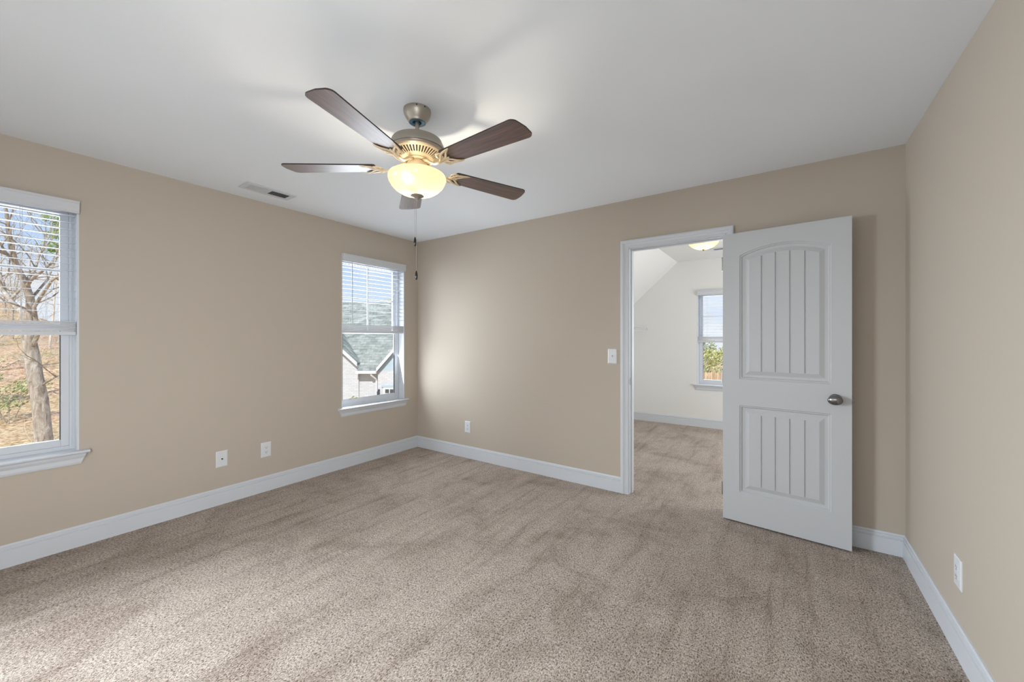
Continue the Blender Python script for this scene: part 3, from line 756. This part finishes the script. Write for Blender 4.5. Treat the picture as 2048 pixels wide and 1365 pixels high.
        ir = obj('blade_iron', bm, M['fan_lamplit'], t, True, label='pale scrolled blade bracket'); ir.matrix_local = rot
    def bulb(nm, dr, df, z, e, rad): light(nm, 'POINT', (ax.x + right.x * dr + fwd.x * df, ax.y + right.y * dr + fwd.y * df, z), e, (1.0, 0.88, 0.70), radius=rad)
    bulb('fan_bulb_near', -0.017, -0.105, 2.062, 0.55, 0.010)
    bulb('fan_bulb_far', 0.005, 0.035, 2.064, 8.0, 0.014)
    return t
make_fan()

# ---------------------------------------------------------------- flush light and wire shelf in the far room
lx, ly = 2.845, 1.76
t = thing('ceiling_light', 'lit amber dome light on the white room ceiling, behind the doorway head', 'ceiling light', (lx, ly, H))
bm = bmesh.new(); lathe(bm, [(0.0, -0.001), (0.150, -0.001), (0.152, -0.012), (0.145, -0.022), (0.0, -0.022)], 48); obj('base_pan', bm, M['brass'], t, True, auto=40)
bm = bmesh.new(); o_ = [(0.165, -0.020), (0.163, -0.034), (0.152, -0.058), (0.130, -0.082), (0.098, -0.102), (0.060, -0.115), (0.028, -0.120), (0.010, -0.121)]
lathe(bm, o_ + [], 48, caps=False); obj('glass_dome', bm, M['dome'], t, True, auto=60)
bm = bmesh.new(); lathe(bm, [(0.0, -0.119), (0.016, -0.120), (0.017, -0.124), (0.010, -0.130), (0.006, -0.138), (0, -0.140)], 24, caps=False); obj('finial', bm, M['brass'], t, True)
light('dome_bulb', 'POINT', (lx, ly - 0.02, H - 0.060), 9, (1.0, 0.86, 0.64), radius=0.03)

t = thing('wire_shelf', 'white wire shelf end against the far white wall', 'shelf', (0, 0, 0))
bm = bmesh.new()
for z in (1.403, 1.464): tube(bm, [(1.849, 1.2, z), (1.849, BY1 - 0.004, z)], 0.0035, 8)
tube(bm, [(BX0 + 0.008, 1.2, 1.464), (BX0 + 0.008, BY1 - 0.004, 1.464)], 0.003, 8); tube(bm, [(1.70, 1.2, 1.459), (1.70, BY1 - 0.004, 1.459)], 0.003, 8)
y = BY1 - 0.10
while y > 1.25:
    tube(bm, [(1.849, y, 1.464), (1.849, y, 1.403)], 0.003, 6); y -= 0.10
obj('shelf_rail', bm, M['plate'], t)
bm = bmesh.new(); y = BY1 - 0.03; k = 0
while y > 1.22:
    tube(bm, [(BX0 + 0.006, y, 1.4675), (1.849, y, 1.4675)], 0.0013, 5)
    y -= 0.0254
obj('shelf_wires', bm, M['plate'], t)
bm = bmesh.new(); box(bm, (1.841, BY1 - 0.012, 1.396), (1.858, BY1 - 0.0005, 1.472)); obj('end_bracket', bm, M['plate'], t, bevel=0.002)

# ---------------------------------------------------------------- outdoors
def gh(x, y):
    """height of the ground outside"""
    s = min(max((7.0 - y) / 5.0, 0), 1); s = s * s * (3 - 2 * s)
    up = 0.15 * max(0.0, min(-x, 75) - 14)
    return GROUND + s * up * (0.9 + 0.1 * math.sin(x * 0.3 + y * 0.21)) + 0.12 * s * noise.noise(Vector((x * 0.4, y * 0.4, 0)))
bm = bmesh.new(); nx, ny = 90, 70; X0, X1, Y0, Y1 = -95.0, 40.0, -45.0, 75.0; grid = []
for i in range(nx + 1):
    row = []
    for j in range(ny + 1):
        x = X0 + (X1 - X0) * i / nx; y = Y0 + (Y1 - Y0) * j / ny; row.append(bm.verts.new((x, y, gh(x, y))))
    grid.append(row)
for i in range(nx):
    for j in range(ny): bm.faces.new((grid[i][j], grid[i + 1][j], grid[i + 1][j + 1], grid[i][j + 1]))
g = struct(obj('ground', bm, M['litter'], smooth=True)); g['label'] = 'ground covered with orange fallen leaves rising towards the woods'

def wobble(p0, d, length, n, rnd, curl=0.25, up=0.0):
    pts = [Vector(p0)]; d = Vector(d).normalized()
    for i in range(n):
        d = (d + Vector((rnd.uniform(-curl, curl), rnd.uniform(-curl, curl), rnd.uniform(-curl, curl) + up))).normalized()
        pts.append(pts[-1] + d * (length / n))
    return pts
def branch(bm, pts, r0, r1, level, rnd, kids, curl=0.28, spread=0.9, up=0.04, seg=None):
    n = len(pts); rads = [r0 + (r1 - r0) * i / (n - 1) for i in range(n)]
    tube(bm, pts, rads, seg or (8 if r0 > 0.05 else 5 if r0 > 0.012 else 3), cap=False)
    if level <= 0: return
    total = sum((b - a).length for a, b in zip(pts, pts[1:]))
    for k in range(kids):
        f = rnd.uniform(0.25, 1.0); i = min(int(f * (n - 1)), n - 2); q = f * (n - 1) - i
        p = pts[i].lerp(pts[i + 1], q); d = (pts[i + 1] - pts[i]).normalized()
        s = Vector((rnd.gauss(0, 1), rnd.gauss(0, 1), rnd.gauss(0, 1) * 0.7 + 0.25)); s = (s - d * s.dot(d)).normalized()
        nd = (d * (1 - 0.45 * spread) + s * spread).normalized()
        L_ = total * rnd.uniform(0.35, 0.62); rr = max(rads[i] * rnd.uniform(0.40, 0.60), 0.0035)
        branch(bm, wobble(p, nd, L_, 5 if level > 1 else 4, rnd, curl, up), rr, max(rr * 0.3, 0.0025), level - 1, rnd, max(2, kids - 1), curl, spread, up)

def cpt(u, v, Z):
    """a point at distance Z seen under the angles of (u, v)"""
    fw = Vector((-math.sin(YAW), math.cos(YAW), 0)); rt = Vector((math.cos(YAW), math.sin(YAW), 0))
    return CAM + fw * Z + rt * ((u - 1024) / F_PX * Z) + Vector((0, 0, (HORIZON - v) / F_PX * Z))

def big_tree():
    t = thing('bare_tree', 'large grey forked tree trunk close outside the left window', 'tree', (0, 0, 0))
    rnd = random.Random(5); bm = bmesh.new(); Z = 11.0
    foot = cpt(92, 960, Z); foot.z = gh(foot.x, foot.y) - 0.1
    trunk = [foot, cpt(92, 930, Z), cpt(86, 860, Z), cpt(80, 800, Z), cpt(70, 755, Z), cpt(64, 715, Z), cpt(57, 675, Z), cpt(60, 640, Z)]
    tube(bm, trunk, [0.21, 0.19, 0.172, 0.165, 0.16, 0.158, 0.14, 0.115], 12, cap=False)
    obj('tree_trunk', bm, M['bark'], t, True)
    limbs = [([(58, 655, 0), (45, 625, .1), (24, 606, .3), (6, 580, .5), (-2, 548, .8), (-20, 505, 1.2), (-30, 460, 1.5)], .085, .03),
             ([(60, 642, 0), (61, 600, -.1), (50, 565, -.2), (33, 533, -.3), (23, 497, -.4), (17, 462, -.6), (13, 425, -.7), (2, 380, -.9)], .095, .025),
             ([(62, 700, 0), (76, 668, -.1), (68, 615, -.2), (86, 587, -.3), (105, 560, -.5), (127, 547, -.7), (160, 520, -1.1)], .060, .015),
             ([(86, 770, 0), (97, 762, -.2), (120, 750, -.5), (150, 744, -.9), (190, 728, -1.4)], .032, .010),
             ([(50, 565, -.2), (70, 540, .1), (80, 505, .5), (100, 470, .9), (108, 420, 1.4)], .042, .012),
             ([(33, 533, -.3), (8, 500, -.6), (-10, 470, -1.0), (-40, 440, -1.4)], .034, .010),
             ([(66, 730, 0), (40, 720, .3), (10, 735, .7), (-25, 730, 1.2)], .020, .008),
             ([(61, 600, -.1), (95, 560, .4), (120, 500, .9), (150, 460, 1.5)], .036, .010)]
    bm = bmesh.new()
    for pts, r0, r1 in limbs:
        P = [cpt(u, v, Z + dz) for u, v, dz in pts]
        branch(bm, P, r0, r1, 2, rnd, 7, 0.32, 0.85, 0.03)
    obj('tree_branches', bm, M['bark'], t, True)
big_tree()

def bare_tree_mesh(seed, h, r, mat, label, kids=6, lean=0.05):
    t = thing('bare_tree', label, 'tree'); rnd = random.Random(seed); bm = bmesh.new()
    trunk = wobble((0, 0, -0.3), (lean, 0, 1), h, 9, rnd, 0.07, 0.06)
    tube(bm, trunk, [r * (1 - 0.8 * i / 9) for i in range(10)], 7, cap=False); obj('tree_trunk', bm, mat, t, True)
    bm = bmesh.new()
    for k in range(13):
        f = rnd.uniform(0.22, 0.98); i = min(int(f * 9), 8); p = trunk[i].lerp(trunk[i + 1], f * 9 - i)
        a = rnd.uniform(0, 2 * PI); d = Vector((math.cos(a), math.sin(a), rnd.uniform(0.3, 1.1)))
        rr = max(r * (1 - 0.8 * f) * 0.45, 0.008)
        branch(bm, wobble(p, d, h * rnd.uniform(0.16, 0.34) * (1.15 - f * 0.5), 5, rnd, 0.22, 0.08), rr, rr * 0.25, 2, rnd, 4, 0.3, 0.85, 0.05)
    obj('tree_branches', bm, mat, t, True)
    return t
LB = ['slender pale bare tree in the winter woods beyond the big forked tree', 'bare brown tree in the winter woods beyond the big forked tree']
protos = [bare_tree_mesh(11, 8.5, 0.10, M['bark_pale'], LB[0]), bare_tree_mesh(12, 10, 0.13, M['bark'], LB[1], lean=-0.08),
          bare_tree_mesh(13, 7.0, 0.07, M['bark_pale'], LB[0], lean=0.12), bare_tree_mesh(14, 9.0, 0.09, M['bark'], LB[1])]
rnd = random.Random(21); first = set(); count = 0
spots = []
while len(spots) < 32:
    Z = rnd.uniform(17, 62); u = rnd.uniform(-260, 330); p = cpt(u, 677, Z)
    if p.x > -10 or p.y > 3.5: continue
    if any((Vector((p.x, p.y)) - Vector(q))  .length < 4.0 for q in spots): continue
    spots.append((p.x, p.y))
for i, (x, y) in enumerate(spots):
    k = i % 4; z = gh(x, y)
    if k not in first:
        first.add(k); o = protos[k]; o.location = (x, y, z); o.rotation_euler = (0, 0, rnd.uniform(0, 6.28)); o['group'] = 'winter woods behind the house'
    else: o = dup(protos[k], (x, y, z), rnd.uniform(0, 6.28), rnd.uniform(0.75, 1.2))

def leaf_cloud(bm, rnd, blobs, per, size):
    for c, rr in blobs:
        for k in range(per):
            d = Vector((rnd.gauss(0, 1), rnd.gauss(0, 1), rnd.gauss(0, 1))).normalized() * rnd.uniform(0.25, 1.0) ** 0.6
            p = Vector(c) + Vector((d.x * rr[0], d.y * rr[1], d.z * rr[2])); n = Vector((rnd.gauss(0, 1), rnd.gauss(0, 1), rnd.gauss(0, 1))).normalized()
            s = n.orthogonal().normalized(); u = n.cross(s); sz = size * rnd.uniform(0.6, 1.3)
            bm.faces.new([bm.verts.new(p + s * sz * 1.4), bm.verts.new(p + u * sz * .5), bm.verts.new(p - s * sz * 1.4), bm.verts.new(p - u * sz * .5)])
def leafy_thing(name, label, cat, loc, blobs, mat, per=260, size=0.05, seed=1, group=None, trunk=None, bark_mat=None):
    t = thing(name, label, cat, loc, group=group); r_ = random.Random(seed)
    bm = bmesh.new(); leaf_cloud(bm, r_, blobs, per, size); obj('foliage', bm, mat, t)
    bm = bmesh.new()
    for c, rr in blobs:
        if trunk: tube(bm, [(0, 0, -0.3), (c[0] * .4, c[1] * .4, c[2] * .5), c], [trunk, trunk * .7, trunk * .3], 6, cap=False)
        else: tube(bm, [(0, 0, -0.2), (c[0] * .6, c[1] * .6, c[2] * .5), c], [0.02, 0.014, 0.006], 5, cap=False)
    obj('stems', bm, bark_mat or M['bark'], t)
    return t
# pine bough near the upper right of the first window, hangs from a pine standing just beside the view
p = cpt(215, 700, 15.0)
def rel(u, v, Z, q): r = cpt(u, v, Z); return (r.x - q.x, r.y - q.y, r.z - q.z)
q = Vector((p.x, p.y, gh(p.x, p.y)))
blobs = [(rel(112, 496, 14.6, q), (.42, .5, .22)), (rel(126, 470, 14.6, q), (.5, .5, .2)), (rel(118, 440, 14.8, q), (.4, .5, .2)), (rel(150, 455, 15, q), (.8, .6, .3)), (rel(160, 500, 15, q), (.7, .6, .3)),
         (rel(215, 430, 15, q), (1.2, 1.0, .6)), (rel(200, 380, 15, q), (1.1, 1.0, .7)), (rel(210, 320, 15, q), (.9, .8, .8))]
leafy_thing('pine_tree', 'bright green pine boughs at the upper right of the tree window', 'tree', q, blobs, M['pine'], 420, 0.040, 3, trunk=0.10)
for i, (u, Z, s) in enumerate(((18, 15.5, 1.0), (-70, 17, 1.2))):
    p = cpt(u, 800, Z); z = gh(p.x, p.y)
    leafy_thing('evergreen_bush', ['dull green evergreen bush low behind the big forked trunk', 'larger evergreen bush left of the one behind the trunk'][i], 'bush', (p.x, p.y, z),
                [((0, 0, 1.1 * s), (.8 * s, .8 * s, .5 * s)), ((.4, .5, 1.5 * s), (.6 * s, .6 * s, .35 * s)), ((-.5, -.3, .7 * s), (.7 * s, .7 * s, .4 * s)), ((.3, -.6, 1.9 * s), (.4 * s, .5 * s, .25 * s))], M['holly'], 300, 0.045, 40 + i)
# low brush in the leaf litter
def brush(label, loc, s, seed, mat):
    t = thing('brushwood', label, 'bush', loc, group='brushwood in the winter woods'); r_ = random.Random(seed); bm = bmesh.new()
    for k in range(16):
        a = r_.uniform(0, 2 * PI); b0 = Vector((r_.uniform(-.4, .4), r_.uniform(-.4, .4), -0.05))
        branch(bm, wobble(b0, (math.cos(a) * .6, math.sin(a) * .6, 1), s * r_.uniform(.6, 1.2), 5, r_, .3, .02), .010, .003, 1, r_, 6, .4, .9, .0)
    obj('twigs', bm, mat, t); return t
bp = [brush('pale leafless brushwood in the leaf litter behind the big trunk', (0, 0, 0), 1.3, 1, M['bark_pale']), brush('pale leafless brushwood in the leaf litter behind the big trunk', (0, 0, 0), 1.6, 2, M['bark_pale'])]
bspots = []; tries = 0
while len(bspots) < 16 and tries < 4000:
    tries += 1
    Z = rnd.uniform(13.5, 34); p = cpt(rnd.uniform(-80, 175), 800, Z)
    if any((Vector((p.x, p.y)) - Vector(q)).length < 2.6 for q in bspots): continue
    if any((p.xy - cpt(a, 800, b).xy).length < 3.2 for a, b in ((18, 15.5), (-70, 17), (92, 11))): continue
    bspots.append((p.x, p.y))
for i, (x, y) in enumerate(bspots):
    z = gh(x, y)
    if i < 2: bp[i].location = (x, y, z)
    else: dup(bp[i % 2], (x, y, z), rnd.uniform(0, 6.28), rnd.uniform(.6, 1.0))

# neighbouring house seen through the corner window; local x along its front, y away from us
def make_house():
    fw = Vector((-math.sin(YAW), math.cos(YAW), 0)); base = CAM + fw * 18.0
    t = thing('neighbour_house', 'white brick house with grey-green shingle roof and two gables', 'house', (base.x, base.y, 0), YAW)
    def X(u, Z=18.0): return (u - 1024) / F_PX * Z
    def Zz(v, Z=18.0): return CAM.z + (HORIZON - v) / F_PX * Z
    eave = Zz(742); gz0 = GROUND
    XL, XR = -12.5, -2.2
    aL = (-9.9, None); sL = (Zz(697) - Zz(730)) / (X(719) - X(683)); sR = (Zz(703) - Zz(741)) / (X(790) - X(757))
    xl, xr = X(719), X(757)
    apL = (-9.6, Zz(730) + sL * (xl + 9.6)); apR = (-4.1, Zz(741) + sR * (-4.1 - xr))
    xlL = -9.6 - (xl + 9.6); 
    # front wall: a recessed middle under the eave, and two gable fronts standing 0.45 m forward
    PF = -0.10
    bm = bmesh.new(); box(bm, (xl - .1, 0.0, gz0), (xr + .1, 0.25, eave)); obj('brick_wall', bm, M['brick'], t)
    bm = bmesh.new()
    poly = [(XL, gz0), (xl, gz0), (xl, Zz(730)), apL, (2 * apL[0] - xl, Zz(730)), (XL, Zz(730))]
    prism(bm, [(x, PF, z) for x, z in poly], (0, 0.8, 0)); obj('brick_wall', bm, M['brick'], t)
    bm = bmesh.new(); box(bm, (xr, PF, gz0), (XR, PF + .8, eave)); obj('brick_wall', bm, M['brick'], t)
    bm = bmesh.new(); box(bm, (XL, 0.25, gz0), (XL + .25, 7.5, eave)); box(bm, (XR - .25, 0.25, gz0), (XR, 7.5, eave)); box(bm, (XL, 7.5, gz0), (XR, 7.75, eave)); obj('side_wall', bm, M['brick'], t)
    bm = bmesh.new(); poly = [(xr, eave), (2 * apR[0] - xr, eave), apR]; prism(bm, [(x, PF, z) for x, z in poly], (0, 0.8, 0)); obj('gable_siding', bm, M['siding'], t, label='pale blue gable siding')
    # main roof
    sl = 0.84; ridge = 3.85
    def ry(y): return eave + 0.02 + sl * (y + 0.28)
    bm = bmesh.new(); yr = ridge
    prism(bm, [(XL - .3, 0.0, ry(0)), (XL - .3, yr, ry(yr)), (XL - .3, 2 * yr + .28, ry(-0.28)), (XL - .3, 2 * yr + .28, ry(-.28) - .08), (XL - .3, yr, ry(yr) - .12), (XL - .3, 0.0, ry(0) - .08)], (XR - XL + .6, 0, 0))
    prism(bm, [(xl, -0.28, ry(-.28)), (xl, 0.0, ry(0)), (xl, 0.0, ry(0) - .08), (xl, -0.28, ry(-.28) - .06)], (xr - xl, 0, 0))
    rf = obj('roof', bm, M['shingles'], t)
    # gable roofs: two slopes each, running back into the main roof
    def gable(ap, xe, ze, nm):
        bm = bmesh.new()
        for s in (-1, 1):
            dx = abs(ap[0] - xe)
            x1 = ap[0] + s * dx
            ex = ap[0] + s * (dx + 0.0); th = 0.10
            a = (ap[0], ap[1] + th); b = (ex, ze + th)
            q0 = PF - 0.16; poly = [(a[0], q0, a[1]), (b[0], q0, b[1]), (b[0], q0, b[1] - th), (a[0], q0, a[1] - th)]
            back = (ap[1] - eave) / sl + 0.4
            prism(bm, poly, (0, back + .6, 0))
        o = obj(nm, bm, M['shingles'], t)
        bm = bmesh.new()
        for s in (-1, 1):
            ex = ap[0] + s * abs(ap[0] - xe)
            prism(bm, [(ap[0], PF - .22, ap[1] + .12), (ex, PF - .22, ze + .12), (ex, PF - .22, ze - .05), (ap[0], PF - .22, ap[1] - .05)], (0, 0.06, 0))
        obj('rake_board', bm, M['outdoor_white'], o)
    gable(apL, xl, Zz(730), 'gable_roof'); gable(apR, xr, Zz(741), 'gable_roof')
    bm = bmesh.new(); box(bm, (xl - 0.02, -0.42, eave - 0.10), (xr + 0.02, -0.28, eave + 0.02)); obj('gutter', bm, M['outdoor_white'], t)
    bm = bmesh.new(); tube(bm, [(xr - 0.22, -0.35, eave - 0.1), (xr - 0.21, -0.33, eave - .18), (xr - 0.08, -0.12, eave - .36), (xr - .07, -0.06, eave - .44), (xr - .07, -0.06, gz0)], 0.045, 8); obj('downspout', bm, M['outdoor_white'], t)
    # garage door
    gx0, gz = X(768), Zz(774)
    gd_t = bmesh.new(); box(gd_t, (gx0, PF - .03, gz0), (gx0 + 2.7, PF - .002, gz)); gd = obj('garage_door', gd_t, M['outdoor_white'], t)
    bm = bmesh.new()
    for i in range(6): 
        x = gx0 + 0.10 + i * 0.215; box(bm, (x, PF - .045, gz - 0.27), (x + 0.17, PF - .031, gz - 0.10))
    obj('window_pane', bm, M['dark_pane'], gd)
    bm = bmesh.new(); box(bm, (gx0 - 0.06, PF - .05, gz), (gx0 + 2.76, PF - .002, gz + 0.08)); obj('garage_header', bm, M['siding'], t)
    # wall lantern
    lxx, lz = X(760), Zz(788)
    bm = bmesh.new(); box(bm, (lxx - .03, PF - .04, lz), (lxx + .03, PF - .002, lz + .22)); tube(bm, [(lxx, PF - .04, lz + .17), (lxx, PF - .13, lz + .24), (lxx, PF - .16, lz + .16)], 0.012, 6); lathe(bm, [(0.0, lz + .17), (0.06, lz + .13), (0.05, lz - .05), (0.0, lz - .07)], 10, (lxx, PF - .16)); obj('wall_lantern', bm, M['gasket'], t)
    return base
hb = make_house()
p = cpt(709, 800, 16.6)
leafy_thing('garden_shrub', 'yellow-green shrub top at the lower left of the corner window', 'bush', (p.x, p.y, GROUND), [((0, 0, 1.45), (.36, .36, .42)), ((.22, .1, 1.1), (.4, .4, .5)), ((-.2, -.1, .7), (.5, .5, .6))], M['autumn'], 420, 0.05, 9)
# trees behind the neighbour
p = cpt(768, 700, 27.0)
leafy_thing('leafy_tree', 'yellow-green tree top above the shingled roof', 'tree', (p.x, p.y, GROUND), [((0, 0, 5.6), (1.1, 1.1, .9)), ((.9, .3, 5.0), (.9, .9, .9)), ((-1.2, .2, 5.2), (.7, .8, .6)), ((.2, .4, 6.6), (.5, .6, .4))], M['autumn'], 380, 0.085, 14, trunk=0.12)

# far room window view: plank fence, trees
def fence():
    t = thing('wooden_fence', 'pale plank fence below the trees, seen through the far window', 'fence', (0, 0, 0))
    y = 28.6; n = 70; x0 = -9.0
    bm = bmesh.new()
    for i in range(n):
        x = x0 + i * 0.20; h = 1.78 + 0.03 * math.sin(i * 1.7)
        prism(bm, [(x, y, GROUND), (x + 0.17, y, GROUND), (x + 0.17, y, GROUND + h), (x + 0.13, y, GROUND + h + .05), (x + .04, y, GROUND + h + .05), (x, y, GROUND + h)], (0, 0.03, 0))
    obj('planks', bm, M['fence'], t)
    bm = bmesh.new()
    for z in (0.4, 1.4): box(bm, (x0, y + 0.03, GROUND + z), (x0 + n * .2, y + 0.08, GROUND + z + .10))
    obj('rail', bm, M['fence'], t)
fence()
FW = [(-0.6, 32.4, 3.6, M['autumn'], 'tree', 'yellow-green tree right behind the plank fence'), (-2.6, 35.5, 4.2, M['holly'], 'tree', 'dull green tree at the left behind the plank fence'),
      (1.9, 35.6, 4.4, M['autumn'], 'tree', 'taller yellow-green tree further right behind the plank fence'), (-5.5, 37, 4.5, M['holly'], 'tree', 'green tree far left behind the plank fence'), (5.2, 36, 4.6, M['holly'], 'tree', 'green tree far right behind the plank fence')]
for i, (x, y, h, m, cat, lab) in enumerate(FW):
    leafy_thing('leafy_tree', lab, cat, (x, y, GROUND), [((0, 0, h * .55), (1.1, 1.1, h * .38)), ((.5, .2, h * .85), (.8, .8, h * .2)), ((-.6, -.2, h * .75), (.7, .7, h * .22)), ((.1, 0, h * .25), (.9, .9, h * .25))], m, 420, 0.09, 60 + i, trunk=0.10)
leafy_thing('russet_shrub', 'rust-brown shrub in front of the plank fence', 'bush', (0.55, 27.6, GROUND), [((0, 0, 1.0), (.7, .6, .55)), ((.3, 0, .5), (.8, .6, .5))], M['russet'], 380, 0.06, 70)
LC = 'bare pale tree against the sky behind the plank fence'
for i, (x, y, s, k) in enumerate(((-3.6, 39, .9, 0), (-1.4, 40, .85, 2), (0.4, 41, .95, 0), (2.4, 39.5, .9, 2), (4.5, 41, .9, 0), (-6.0, 41, .9, 2))):
    dup(protos[k], (x, y, GROUND), i * 1.3, s, LC, 'bare trees behind the plank fence')
